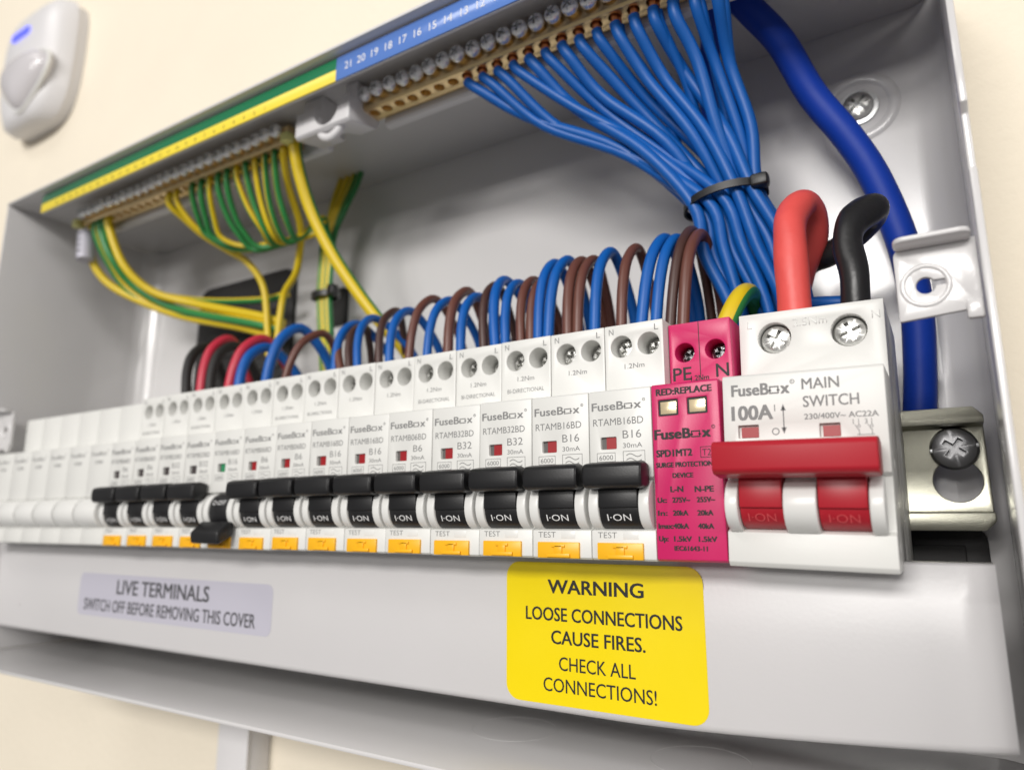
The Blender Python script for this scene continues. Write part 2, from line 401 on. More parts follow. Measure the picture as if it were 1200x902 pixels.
def strip(name, x0, x1, z0, z1, y, m):
    q = MB().box(x0, x1, y, y + .6, z0, z1, m); return q.obj(name, carr, org=tuple(EO), bevel=0.1)
backing = MB().box(-405.5, 18, 0.6, 1.6, 178.9, 189.6, PIRW); backing.obj('legend_plate', carr, org=tuple(EO), bevel=.2)
strip('green_legend', -405, -178.0, 184.2, 189.3, 0, LABG)
e = strip('yellow_legend', -405, -178.0, 179.1, 184.18, 0, LABE)
n_ = strip('blue_legend', -177.9, 17.5, 179.1, 189.3, 0, LABB)
t = MB()
for i in range(26): t.text(str(26 - i), -396 + 6.75 * i + 8, 181.4, 1.9, -.06, PRINTK)
t.obj('printed_numbers', carr, org=tuple(EO), recalc=False)
t = MB()
for i in range(28): t.text(str(21 - i) if i < 21 else '', -171.5 + 6.9 * i, 184.2, 3.3, -.06, PRINTW) if i < 21 else None
t.obj('printed_numbers', carr, org=tuple(EO), recalc=False)

# ------------------------------------------------------------------ trunking below and motion sensor above left
tr = thing('cable_trunking', (-305, 90, -400), 'white square cable trunking running down the wall below the fuse box', 'trunking')
MB().box(-316, -294.6, 77, 89.9, -900, -60.5, PIRW).obj('trunking_base', tr, org=(-305, 90, -400), bevel=0.8)
MB().box(-316.6, -294, 75, 76.95, -900, -60.5, PIRW).obj('trunking_lid', tr, org=(-305, 90, -400), bevel=0.6)

pir = thing('motion_sensor', (-634, 90, 390), 'pale grey motion sensor with blue light high on the wall beyond the case', 'motion sensor')
PO = (-634, 90, 390)
def pir_ring(y, x0, x1, z0, z1, neck):
    out = []; cx = (x0 + x1) / 2; hw = (x1 - x0) / 2; cz = (z0 + z1) / 2; hh = (z1 - z0) / 2
    for i in range(40):
        a = 2 * math.pi * i / 40; ca, sa = math.cos(a), math.sin(a); e_ = 2 / 4.2
        px = hw * math.copysign(abs(ca) ** e_, ca); pz = hh * math.copysign(abs(sa) ** e_, sa)
        k = 1 - neck * max(0, (-pz / hh)) ** 1.6
        out.append((cx + px * k, y, cz + pz))
    return out
rings = [pir_ring(90, -684, -581, 344, 458, .12), pir_ring(82, -684, -581, 344, 458, .12), pir_ring(81.4, -685, -579.5, 342, 460, .12), pir_ring(72, -682, -582, 342, 456, .20), pir_ring(66, -672, -588, 345, 448, .32), pir_ring(63, -662, -598, 352, 436, .42)]
b = MB(); vs = sum(rings, []); N = 40
b.add(vs, [(j * N + i, j * N + (i + 1) % N, (j + 1) * N + (i + 1) % N, (j + 1) * N + i) for j in range(5) for i in range(N)] + [tuple(range(N))[::-1], tuple(range(5 * N, 6 * N))], PIRW)
b.obj('housing', pir, org=PO, smooth=60)
lensr = []
for j in range(7):
    f_ = j / 6; sc = 1.0 if j == 0 else math.cos((f_ - .1) * 1.45); y = 69.0 - 16 * math.sin(f_ * 1.5)
    for i in range(32):
        a = 2 * math.pi * i / 32; ca, sa = math.cos(a), math.sin(a)
        hx = 38 * (1 - .58 * max(0, -sa) ** 1.6); hz = 34 if sa < 0 else 16
        lensr.append((-621 + hx * math.copysign(abs(ca) ** .8, ca) * sc, y, 384 + hz * sa * sc))
rim = [(-621 + 39 * (1 - .58 * max(0, -math.sin(a)) ** 1.6) * math.copysign(abs(math.cos(a)) ** .8, math.cos(a)), 64.5, 384 + (35 if math.sin(a) < 0 else 17) * math.sin(a)) for a in [2 * math.pi * i / 32 for i in range(33)]]
MB().tube(rim, 1.7, PL2, 8, sub=2).obj('lens_rim', pir, org=PO, smooth=60)
b = MB(); b.add(lensr, [(j * 32 + i, j * 32 + (i + 1) % 32, (j + 1) * 32 + (i + 1) % 32, (j + 1) * 32 + i) for j in range(6) for i in range(32)] + [tuple(range(192, 224))], LENS)
b.obj('lens', pir, org=PO, smooth=60)
MB().prism(round_rect(-652, -622, 424, 431, 3), 61.5, 66, LED, 'y').obj('indicator_light', pir, org=PO, bevel=.6)

# ------------------------------------------------------------------ DIN rail
rail = thing('din_rail', (-206, 72, 25), 'yellowish plated steel mounting rail behind the breakers, its end bare at right', 'mounting rail')
RO = (-206, 72, 25)
rb = MB()
prof = [(64, 42.4), (64, 37.6), (70.4, 37.2), (70.4, 12.8), (64, 12.4), (64, 7.4), (65.2, 7.4), (65.2, 11.4), (71.8, 12.0), (71.8, 38.0), (65.2, 38.6), (65.2, 42.4)]
rb.prism(prof, -430, 20.8, RAIL)
rc = MB().cyl((12.9, 60, 21.7), 6.2, 20, RAIL, 'y', 32)
r2 = MB().box(10.4, 15.4, 60, 80, 24, 31.5, RAIL); rc2 = MB(); rc2.add(rc.v, rc.f, RAIL); rc2.add(r2.v, r2.f, RAIL)
r3 = MB().prism([(17.8, 43), (21.4, 43), (21.4, 39.2)], 60, 66, RAIL, 'y'); r4 = MB().prism([(17.8, 7), (21.4, 7), (21.4, 10.6)], 60, 66, RAIL, 'y')
for q in (r3, r4): rc2.add(q.v, q.f, RAIL)
rb.obj('rail_channel', rail, org=RO, cut=rc2, bevel=0.35)
SPD_SCREW = screw_mesh('terminal_screw', 2.85, 2.6, DSTEEL)
RS = screw_mesh('rail_screw', 6.3, 3.0, DSTEEL, cross=0.5, sw=0.13)
o = place(RS, 'fixing_screw', rail, Vector((12.9, 70.2, 31.0)) - Vector(RO), (0, .35, 0))
q = MB()
q.box(-6.2, -2.6, -2.2, -1.35, -.55, .55, ZINC); q.box(2.6, 6.2, -2.2, -1.35, -.55, .55, ZINC)  # bright zinc bars put in as glints on the screw's slot
place(q.mesh('slot_glint', bevel=.1), 'drive_slot_glint', o, rot=(0, -.45, 0))

# ------------------------------------------------------------------ lower shield cover with its labels
cov = thing('terminal_cover', (-205, 15, -43), 'long white steel shield cover below the breakers, carrying the yellow warning label', 'cover')
CO = (-205, 15, -43)
def cov_z(x):                                # the lower edge lifts a little towards the right end
    return -43.6 if x < -70 else -43.6 + 5.2 * ((x + 70) / 87.0) ** 1.5
b = MB(); xs = [-435 + i * (452.0 / 60) for i in range(61)]
rows = []
for x in xs:
    z0 = cov_z(x)
    sec = [(30, z0 + 1.2), (19, z0 - .1), (16.6, z0 + .25), (15.5, z0 + 1.1), (15.0, z0 + 2.4), (15.0, -8.0), (15.35, -7.0), (15.35, 0.1), (15.9, .55), (24, .6)]
    rows.append([(x, y, z_) for y, z_ in sec])
k = len(rows[0]); b.add(sum(rows, []), [(i * k + j, i * k + j + 1, (i + 1) * k + j + 1, (i + 1) * k + j) for i in range(60) for j in range(k - 1)], COVER)
ob = b.obj('cover_plate', cov, org=CO, smooth=50)
so = ob.modifiers.new('thickness', 'SOLIDIFY'); so.thickness = 0.0011; so.offset = -1
b.__init__()
def label(name, x0, x1, z0, z1, r, m, y=14.9):
    q = MB().prism(round_rect(x0, x1, z0, z1, r), y, y + .08, m, 'y'); return q.obj(name, cov, org=CO)
lb = label('warning_label', -107.6, -47.2, -41.2, -1.9, 4.4, LABY)
# the warning label's outline is slightly skewed to the cover as stuck on: turn it about its middle
t = MB()
Y_ = 14.84
t.text('WARNING', -78.5, -8.6, 4.0, Y_, PRINTK, w=29.5, bold=.026)
t.text('LOOSE CONNECTIONS', -77.0, -16.4, 3.9, Y_, PRINTK, w=47.5, bold=.016)
t.text('CAUSE FIRES.', -78.0, -22.7, 3.9, Y_, PRINTK, w=28.6, bold=.016)
t.text('CHECK ALL', -78.3, -29.8, 3.9, Y_, PRINTK, w=23.2, bold=.004)
t.text('CONNECTIONS!', -78.0, -35.7, 3.9, Y_, PRINTK, w=34.0, bold=.004)
t.obj('printed_text', lb, org=CO, recalc=False)
lw = label('terminals_label', -347.5, -212.0, -32.4, -13.4, 3, LABW)
t = MB()
t.text('LIVE TERMINALS', -283, -18.6, 6.4, Y_, PRINTD, w=66, bold=.02)
t.text('SWITCH OFF BEFORE REMOVING THIS COVER', -281.5, -27.2, 5.4, Y_, PRINTD, w=121, bold=.012)
t.obj('printed_text', lw, org=CO, recalc=False)

# ------------------------------------------------------------------ breakers
BODY = [(12, 66.5), (12, 45.3), (.6, 45.0), (0, 44.6), (0, 21.2), (2.2, 20.4), (2.2, 8.2), (.2, 7.6), (.2, .5), (1.0, 0), (24, 0), (24, -20), (62, -20), (64, 6), (64, 44), (62, 66.5)]
HX0, HX1, HZ = 5.2, 13.5, 59.9
def breaker_body(name, windows, holes, x0=.08, x1=17.92, prof=BODY, m=PL, ysh=12, hz=HZ, hr=3.25, face=True):
    b = MB().prism(prof, x0, x1, m); c = MB()
    for hx in holes: q = MB().cyl((hx, ysh - 2, hz), hr, 12, m, 'y', 22); c.add(q.v, q.f, m)
    for a0, a1, z0, z1 in windows: q = MB().box(a0, a1, -2, 1.3, z0, z1, m); c.add(q.v, q.f, m)
    return b.mesh(name, cut=c if c.v else None, bevel=0.28, seg=2)
ME_BODY = breaker_body('body', [(3.4, 7.9, 28.9, 32.1)], [HX0, HX1])
def half_disc(x0, x1, cy, cz, ry, rz, m, n=14, flat=None):
    pts = [(cy - ry * math.sin(math.pi * i / n), cz + rz * math.cos(math.pi * i / n)) for i in range(n + 1)]
    return MB().prism(pts + [(cy + 2, cz - rz), (cy + 2, cz + rz)], x0, x1, m)
ME_CHEEK = half_disc(0, 2.9, 2.0, 14.2, 5.0, 6.4, PL2).mesh('cheek', bevel=0.45, seg=3)
def toggle_mesh(off, x0=3.4, x1=14.4, b0=.75, b1=17.3, m=BLACK):
    b = half_disc(x0, x1, 2.0, 14.2, 4.3, 6.2, m, 18)
    sg = -1 if off else 1
    pr = [(-.6, 18.8), (-3.4, 18.2), (-6.2, 18.3), (-7.2, 19.2), (-7.5, 21.4), (-7.3, 23.6), (-6.6, 24.6), (-3.5, 25.2), (-.6, 24.6)]
    if off: pr = [(-.6, 9.8), (-3.4, 10.2), (-7.0, 7.0), (-7.9, 6.0), (-7.5, 2.8), (-6.6, 2.0), (-2.6, 4.2), (-.6, 5.6)]
    bar = MB().prism(pr, b0, b1, m); bb = bar.bm(); bmesh.ops.recalc_face_normals(bb, faces=bb.faces); bb.normal_update()
    ends = [e for e in bb.edges if all(abs(v.co.x - b0) < .01 for v in e.verts) or all(abs(v.co.x - b1) < .01 for v in e.verts)]
    bmesh.ops.bevel(bb, geom=ends, offset=1.1, segments=3, profile=.5, affect='EDGES', clamp_overlap=True)
    bb.verts.index_update(); b.add([tuple(v.co) for v in bb.verts], [tuple(v.index for v in f.verts) for f in bb.faces], m); bb.free()
    z_ = 19.4 if not off else 6.0
    b.box(x0 + .4, x1 - .4, -4.2, 0, 14.2 if not off else 7, 20 if not off else 14.2, m) if False else None
    # grip line and the step across the drum
    if not off: b.box(x0 + .1, x1 - .1, -2.85, -2.0, 13.4, 18.4, m)
    return b.mesh('toggle', bevel=0.35, seg=2)
ME_ON, ME_OFF = toggle_mesh(False), toggle_mesh(True)
t = MB(); t.text('I·ON', 8.9, 11.0, 1.75, -3.55, PRINTW, w=6.6)
def wrap(tb, cy, cz, ry, rz, off):
    """lay flat lettering onto the drum's curved face"""
    out = []
    for x, y, z_ in tb.v:
        s_ = max(-1, min(1, (z_ - cz) / rz)); out.append((x, cy - (ry + off) * math.sqrt(max(0, 1 - s_ * s_)), z_))
    tb.v = out; return tb
ME_TON = wrap(t, 2.0, 14.2, 4.3, 6.2, .20).mesh('toggle_text', recalc=False)
t = MB(); t.text('O·OFF', 8.9, 17.2, 1.75, 0, PRINTW, w=7.4)
ME_TOFF = wrap(t, 2.0, 14.2, 4.3, 6.2, .20).mesh('toggle_text', recalc=False)
# test button: plate with a raised T and rail
b = MB().box(1.9, 14.6, -.55, 1.0, .25, 4.5, YEL)
ME_BTN = b.mesh('test_button', bevel=.25)
b = MB().box(5.0, 12.0, -1.15, -.5, .5, 1.5, YEL).box(7.3, 9.6, -.95, -.5, 1.3, 3.6, YEL).box(6.4, 10.4, -.95, -.5, 3.1, 3.9, YEL)
ME_GRIP = b.mesh('raised_grip', bevel=.15)
b = MB().box(4.9, 7.75, .55, 1.25, 29.0, 32.0, FLAGR); ME_FR = b.mesh('indicator_flag')
b = MB().box(4.9, 7.75, .55, 1.25, 29.0, 32.0, FLAGG); ME_FG = b.mesh('indicator_flag')
b = MB().box(4.3, 7.75, .55, 1.25, 29.0, 32.0, FLAGD); ME_FD = b.mesh('indicator_flag')
b = MB().box(9.0, 13.2, .13, .3, 5.4, 7.45, PL2)
ME_PLATE = b.mesh('test_plate', bevel=.08)
_pm = {}
def breaker_print(model, rating, bidir):
    k = (model, rating, bidir)
    if k in _pm: return _pm[k]
    t = MB(); y = -.05
    logo(t, 1.0, 16.3, 40.6, 2.3, y, PRINT, bold=.022)
    t.text(model, 8.5, 36.3, 2.0, y, PRINT, w=14.4)
    t.text(rating, 12.4, 32.7, 2.25, y, PRINT, w=5.2 if len(rating) > 2 else 3.6, bold=-.004)
    t.text('30mA', 12.5, 29.7, 1.35, y, PRINT, w=5.4)
    t.ribbon([(2.3, 25.6), (7.5, 25.6), (7.5, 27.9), (2.3, 27.9)], .13, y, PRINT, closed=True)
    t.text('6000', 4.9, 26.75, 1.35, y, PRINT, w=4.0)
    t.ribbon([(9.8, 24.8), (15.8, 24.8), (15.8, 28.1), (9.8, 28.1)], .13, y, PRINT, closed=True)
    for dz in (25.8, 27.0): t.ribbon([(10.7 + 4.2 * i / 14, dz + .42 * math.sin(2 * math.pi * i / 14)) for i in range(15)], .22, y, PRINT)
    t.text('TEST', 4.6, 6.5, 1.6, .12, PRINT, w=5.4, bold=-.008)
    y = 11.95
    t.text('N', 2.2, 64.6, 1.9, y, PRINT, w=1.45); t.text('L', 16.0, 64.5, 1.9, y, PRINT, w=1.2)
    t.text('1.2Nm', 9.1, 53.9, 1.5, y, PRINT, w=6.0)
    if bidir: t.text('BI-DIRECTIONAL', 9.0, 50.2, 1.35, y, PRINT, w=13.2)
    _pm[k] = t.mesh('printed_text', recalc=False); return _pm[k]
SPEC = [('RTAMB16BD', 'B16', 0), ('RTAMB16BD', 'B16', 0), ('RTAMB32BD', 'B32', 1), ('RTAMB32BD', 'B32', 1), ('RTAMB06BD', 'B6', 1),
        ('RTAMB16BD', 'B16', 0), ('RTAMB16BD', 'B16', 0), ('RTAMB06BD', 'B6', 1), ('RTAMB06BD', 'B6', 1), ('RTAMB16BD', 'B16', 0),
        ('RTAMB32BD', 'B32', 0), ('RTAMB32BD', 'B32', 1), ('RTAMB06BD', 'B6', 0), ('RTAMB06BD', 'B6', 1)]
ORD = ['first', 'second', 'third', 'fourth', 'fifth', 'sixth', 'seventh', 'eighth', 'ninth', 'tenth', 'eleventh', 'twelfth', 'thirteenth', 'fourteenth']
def parts_of(root, k):
    off = k == 9; model, rating, bi = SPEC[k]
    place(ME_BODY, 'body', root)
    place(ME_CHEEK, 'cheek', root, (.55, 0, 0)); place(ME_CHEEK, 'cheek', root, (14.5, 0, 0))
    tg = place(ME_OFF if off else ME_ON, 'toggle', root); place(ME_TOFF if off else ME_TON, 'toggle_text', tg)
    bt = place(ME_BTN, 'test_button', root); place(ME_GRIP, 'raised_grip', bt)
    place(ME_PLATE, 'test_plate', root)
    place(ME_FG if off else (ME_FD if k > 9 else ME_FR), 'indicator_flag', root)
    place(ME_DK, 'indicator_window', root)
    place(breaker_print(model, rating, bi), 'printed_text', root)
    for hx, y, tilt in ((HX0, 17.6, .7), (HX1, 20.0, 1.2)):
        place(TERM_SCREW, 'terminal_screw', root, (hx + (.35 if hx < 9 else .5), y, HZ - .2), (0, tilt + k * .77, 0))
    place(ME_WIRE_PORT, 'wire_port', root)
ME_DK = MB().box(3.45, 7.85, 1.02, 1.28, 28.95, 32.05, WINDK).mesh('indicator_window')
b = MB(); b.box(2.8, 7.6, 21, 30, 66.4, 66.9, BLACK); b.box(10.9, 15.7, 21, 30, 66.4, 66.9, BLACK); ME_WIRE_PORT = b.mesh('wire_port')
for k in range(14):
    rating = SPEC[k][1]
    lab = 'white %s circuit breaker with red window, %s left of the pink surge device' % (rating, ORD[k])
    if k == 0: lab = 'white circuit breaker marked B16 touching the pink surge device'
    if k == 9: lab = 'white circuit breaker switched off, green window, its black toggle pointing down'
    if k > 9: lab = 'white circuit breaker with dark window, %s' % ['first left of the switched off breaker', 'second left of the switched off breaker', 'third left of the switched off breaker', 'last one beside the plain blank modules'][k - 10]
    r = thing('circuit_breaker', (-72 - 18 * k, random.uniform(-.12, .12), random.uniform(-.15, .15)), lab, 'circuit breaker', 'circuit breakers in a row on the rail')
    parts_of(r, k)

# ------------------------------------------------------------------ blank modules
BL = [(12, 64.5), (12, 45.3), (.6, 45.0), (0, 44.6), (0, 21.2), (1.0, 20.6), (1.0, 7.8), (.2, 7.4), (.2, .5), (1.0, 0), (24, 0), (24, -20), (62, -20), (62, 64.5)]
ME_BL = MB().prism(BL, .06, 17.94, PL).mesh('body', bevel=.28)
ME_BLD = half_disc(.7, 17.3, 2, 14.2, 6.6, 6.6, PL2).mesh('front_bulge', bevel=.6, seg=3)
t = MB(); logo(t, 2.0, 15.5, 40.6, 2.1, -.05, PRINT); t.text('RTBM', 8.8, 36.6, 1.7, -.05, PRINT, w=6); ME_BLT = t.mesh('printed_text', recalc=False)
for k in range(7):
    lab = 'plain white blank module, %s one left of the breakers' % ORD[k] if k < 6 else 'plain white blank module at the far left end of the row'
    if k == 0: lab = 'plain white blank module touching the last breaker with a toggle'
    r = thing('blank_module', (-324 - 18 * k, random.uniform(-.1, .1), 0), lab, 'blank module', 'plain blank modules in the row')
    if k < 6: place(ME_BL, 'body', r)
    else:
        place(MB().prism([(a, z_) for a, z_ in BL if z_ < 46], .06, 10.94, PL).mesh('body', bevel=.28), 'body', r, (7, 0, 0))
    place(ME_BLD, 'front_bulge', r)
    if k < 6: place(ME_BLT, 'printed_text', r)

# ------------------------------------------------------------------ surge protector
spd = thing('surge_protector', (-54, 0, 0), 'bright pink surge protection device between the white breakers and the main switch', 'surge protector')
SP = [(16, 65.2), (16, 45.4), (.6, 45.0), (0, 44.5), (0, .5), (1.0, 0), (24, 0), (24, -20), (62, -20), (62, 65.2)]
b = MB().prism(SP, .1, 17.6, PINK); c = MB()
for hx in (4.6, 13.2): q = MB().cyl((hx, 13, 56.6), 2.75, 10, PINK, 'y', 22); c.add(q.v, q.f, PINK)
for a0, a1 in ((1.9, 7.1), (9.5, 14.6)): q = MB().box(a0, a1, -2, .9, 36.5, 40.7, PINK); c.add(q.v, q.f, PINK)
b.obj('body', spd, org=(0, 0, 0), cut=c, bevel=.3)
for a0, a1 in ((2.0, 7.0), (9.6, 14.5)):
    q = MB().box(a0, a1, .35, .85, 36.6, 40.6, GOLD).obj('status_window', spd, org=(0, 0, 0), bevel=.3)
    f_ = MB(); f_.ribbon([(a0 + .15, 36.75), (a1 - .15, 36.75), (a1 - .15, 40.45), (a0 + .15, 40.45)], .5, .30, PRINTK, closed=True); f_.obj('window_frame', q, org=(0, 0, 0), recalc=False)
for hx in (4.6, 13.2): o = place(SPD_SCREW, 'terminal_screw', spd, (hx + .4, 22.6, 56.4), (0, .4 + hx, 0)); o.scale = (.88, 1, .88)
t = MB(); y = -.05; K = PRINTK
t.text('RED:REPLACE', 8.7, 42.8, 1.75, y, K, w=14.4, bold=.05)
logo(t, .7, 16.2, 31.8, 2.6, y, K, bold=.05)
t.text('SPD1MT2', 1.0, 26.9, 1.8, y, K, w=9.2, align='l', bold=.05)
t.text('T2', 13.9, 26.7, 1.75, y, K, w=2.2); t.ribbon([(12.4, 25.4), (15.4, 25.4), (15.4, 28.0), (12.4, 28.0)], .16, y, K, closed=True)
t.text('SURGE PROTECTION', 8.0, 23.9, 1.25, y, K, w=14.4, bold=.055)
t.text('DEVICE', 7.6, 21.2, 1.2, y, K, w=5.2, bold=.055)
t.text('L-N', 5.9, 17.8, 1.45, y, K, w=3.2, bold=.055); t.text('N-PE', 12.8, 17.7, 1.45, y, K, w=4.6, bold=.055)
for z_, a_, v1, v2 in ((15.1, 'Uc:', '275V~', '255V~'), (11.9, 'In:', '20kA', '20kA'), (8.7, 'Imax:', '40kA', '40kA'), (5.6, 'Up:', '1.5kV', '1.5kV')):
    t.text(a_, .8, z_, 1.3, y, K, w=len(a_) * .72 + .2, align='l', bold=.055)
    t.text(v1, 4.7, z_, 1.3, y, K, w=4.4 if len(v1) > 4 else 3.8, align='l', bold=.055); t.text(v2, 10.9, z_, 1.3, y, K, w=4.4 if len(v2) > 4 else 3.8, align='l', bold=.055)
t.text('IEC61643-11', 8.8, 3.3, 1.15, y, K, w=8.2, bold=.055)
y = 15.95
t.ribbon([(8.85, 47), (8.85, 65)], .22, y, K)  # black line drawn in for the shade of the groove between the terminals
t.text('PE', 3.7, 50.6, 3.9, y, K, w=5.2, bold=.012); t.text('1.2Nm', 8.6, 49.0, 1.6, y, K, w=5.0, bold=.015); t.text('N', 14.9, 50.6, 3.9, y, K, w=3.4, bold=.012)
t.obj('printed_text', spd, org=(0, 0, 0), recalc=False)

# ------------------------------------------------------------------ main switch
ms = thing('main_switch', (-36.4, 0, 0), 'white 100A main switch with a wide red handle at the end of the row', 'main switch', rot=(0, .022, 0))
MSP = [(20, 66.0), (20, 45.6), (.6, 45.2), (0, 44.6), (0, 21.0), (2.0, 20.2), (2.0, 8.2), (.2, 7.4), (.2, .5), (1.0, -.6), (30, -.6), (30, -20), (66, -20), (66, 44), (64, 66.0)]
b = MB().prism(MSP, .15, 35.9, PL); c = MB()
for hx in (9.3, 27.6): q = MB().cyl((hx, 17, 58.7), 4.3, 8, PL, 'y', 28); c.add(q.v, q.f, PL)
WN = ((3.6, 8.4, 29.6, 32.7), (21.9, 26.3, 29.2, 32.3))
for a0, a1, z0, z1 in WN: q = MB().box(a0, a1, -2, 1.3, z0, z1, PL); c.add(q.v, q.f, PL)
for yy, zz, rr in ((12, 24, 1.3), (40, 12, 1.6), (40, 50, 1.6), (8, 5, 1.2)): q = MB().cyl((34.6, yy, zz), rr, 3, PL, 'x', 16); c.add(q.v, q.f, PL)
q = MB().box(35.5, 37, 30, 31, -30, 70, PL); c.add(q.v, q.f, PL)
b.obj('body', ms, org=(0, 0, 0), cut=c, bevel=.32)
for a0, a1, z0, z1 in WN: MB().box(a0 + .7, a1 - .05, .4, 1.25, z0 + .1, z1 - .5, FLAGR).obj('indicator_flag', ms, org=(0, 0, 0))
for hx, ti in ((9.3, .2), (27.6, .9)): place(MAIN_SCREW, 'terminal_screw', ms, (hx + .1, 23.4, 58.6), (0, ti, 0))
def cheek(x0, x1):
    q = half_disc(x0, x1, 2.0, 13.8, 7.4, 6.6, PL2, 16); q.obj('cheek', ms, org=(0, 0, 0), bevel=.5, seg=3)
cheek(.9, 3.9); cheek(13.9, 21.0); cheek(31.4, 34.4)
b = MB(); pr = [(-2.0, 20.6), (-7.0, 19.6), (-11.6, 20.2), (-12.6, 21.2), (-12.9, 26.4), (-12.2, 27.6), (-7, 28.2), (-2.0, 27.4)]
b.prism(pr, .3, 34.4, REDP)
for x0, x1 in ((4.0, 13.8), (21.1, 31.3)):
    q = half_disc(x0, x1, 2.0, 14.2, 5.6, 6.0, REDP, 18); b.add(q.v, q.f, REDP)
    b.box(x0 + .1, x1 - .1, -4.4, -1.0, 13.0, 20.4, REDP)
tg = b.obj('toggle', ms, org=(0, 0, 0), bevel=.4)
t = MB()
for x in (8.9, 26.2): t.text('I·ON', x, 10.9, 1.9, 0, PRINTM, w=6.2)
wrap(t, 2.0, 14.2, 5.6, 6.0, .26).obj('toggle_text', tg, org=(0, 0, 0), recalc=False)
t = MB(); y = -.06; K = PRINT
logo(t, 2.4, 16.8, 41.4, 2.9, y, K, bold=.034)
t.text('100A', 2.3, 35.8, 3.6, y, K, w=9.4, align='l', bold=.036)
t.ribbon([(14.2, 31.0), (14.2, 36.6)], .28, y, K)
for s_, z_ in ((1, 37.4), (-1, 30.2)): t.add([(14.2, y, z_), (13.6, y, z_ - s_ * 1.6), (14.8, y, z_ - s_ * 1.6)], [(0, 1, 2) if s_ > 0 else (0, 2, 1)], K)
t.text('I', 12.3, 36.6, 1.7, y, K); t.ribbon(arc(12.3, 30.9, .75, 0, 345, 16), .25, y, K, closed=True)
t.text('MAIN', 18.6, 41.9, 2.7, y, K, w=8.0, align='l', bold=.012); t.text('SWITCH', 18.7, 37.7, 2.7, y, K, w=11.8, align='l', bold=.012)
t.text('230/400V~ AC22A', 18.8, 34.1, 1.35, y, K, w=15.4, align='l', bold=.014)
for ox, d in ((29.6, '1'), (32.2, '3')):
    t.text(d, ox - .6, 32.4, 1.2, y, K); t.ribbon([(ox + .5, 33.0), (ox + .5, 31.6)], .14, y, K); t.ribbon([(ox - .3, 31.7), (ox + .4, 30.4)], .14, y, K)
    t.ribbon(arc(ox + .5, 31.3, .28, 0, 330, 8), .12, y, K, closed=True); t.ribbon([(ox + .5, 30.6), (ox + .5, 29.3)], .14, y, K)
t.ribbon([(29.6, 29.4), (33.2, 29.4)], .14, y, K)
t.obj('printed_text', ms, org=(0, 0, 0), recalc=False)
t = MB()
for s_, x, z_, h in (('L', 3.0, 63.0, 2.2), ('2.5Nm', 18.4, 62.4, 2.3), ('N', 34.0, 62.2, 2.2)): t.text(s_, x, z_, h, 19.9, PL2)
em = t.obj('raised_marking', ms, org=(0, 0, 0), recalc=False)
so = em.modifiers.new('relief', 'SOLIDIFY'); so.thickness = .0004; so.offset = -1

# ------------------------------------------------------------------ terminal bars
BP = [(19, 178.8), (19.8, 178), (28.2, 178), (29, 178.8), (29, 186), (28.2, 186.8), (19.8, 186.8), (19, 186)]
def term_bar(x0, n, pitch, label_, org):
    r = thing('terminal_bar', org, label_, 'terminal bar', 'brass terminal bars under the top of the case')
    xe = x0 + pitch * (n - 1)
    b = MB().prism(BP, x0 - 5.0, xe + 5.0, BRASS); c = MB()
    for i in range(n): q = MB().cyl((x0 + pitch * i, 23.2, 170), 2.15, 14, BRASS, 'z', 18); c.add(q.v, q.f, BRASS)
    b.obj('bar', r, org=org, cut=c, bevel=.2, smooth=35)
    for i in range(n):
        rise = random.uniform(-.5, .5)
        place(BAR_SCREW, 'screw', r, Vector((x0 + pitch * i, 17.6 + rise, 183.4)) - Vector(org), (0, random.uniform(0, 3), 0))
        place(ME_SHANK, 'screw_shank', r, Vector((x0 + pitch * i, 17.6 + rise, 183.4)) - Vector(org))
    return r
ME_SHANK = MB().cyl((0, 0, 0), 2.2, 4, BRASS, 'y', 14).mesh('screw_shank')
term_bar(-178.6, 29, 6.78, 'brass neutral terminal bar with blue wires, beneath the blue number strip', (-110, 24, 182))
eb = term_bar(-394.5, 25, 6.75, 'brass earth terminal bar with green and yellow wires, beneath the green and yellow strip', (-310, 24, 182))
for x in (-402.5, -227.0):
    MB().box(x - 2.4, x + 2.4, 16.5, 22, 177.0, 181.5, CLIPY).obj('end_clip', eb, org=(-310, 24, 182), bevel=.6)

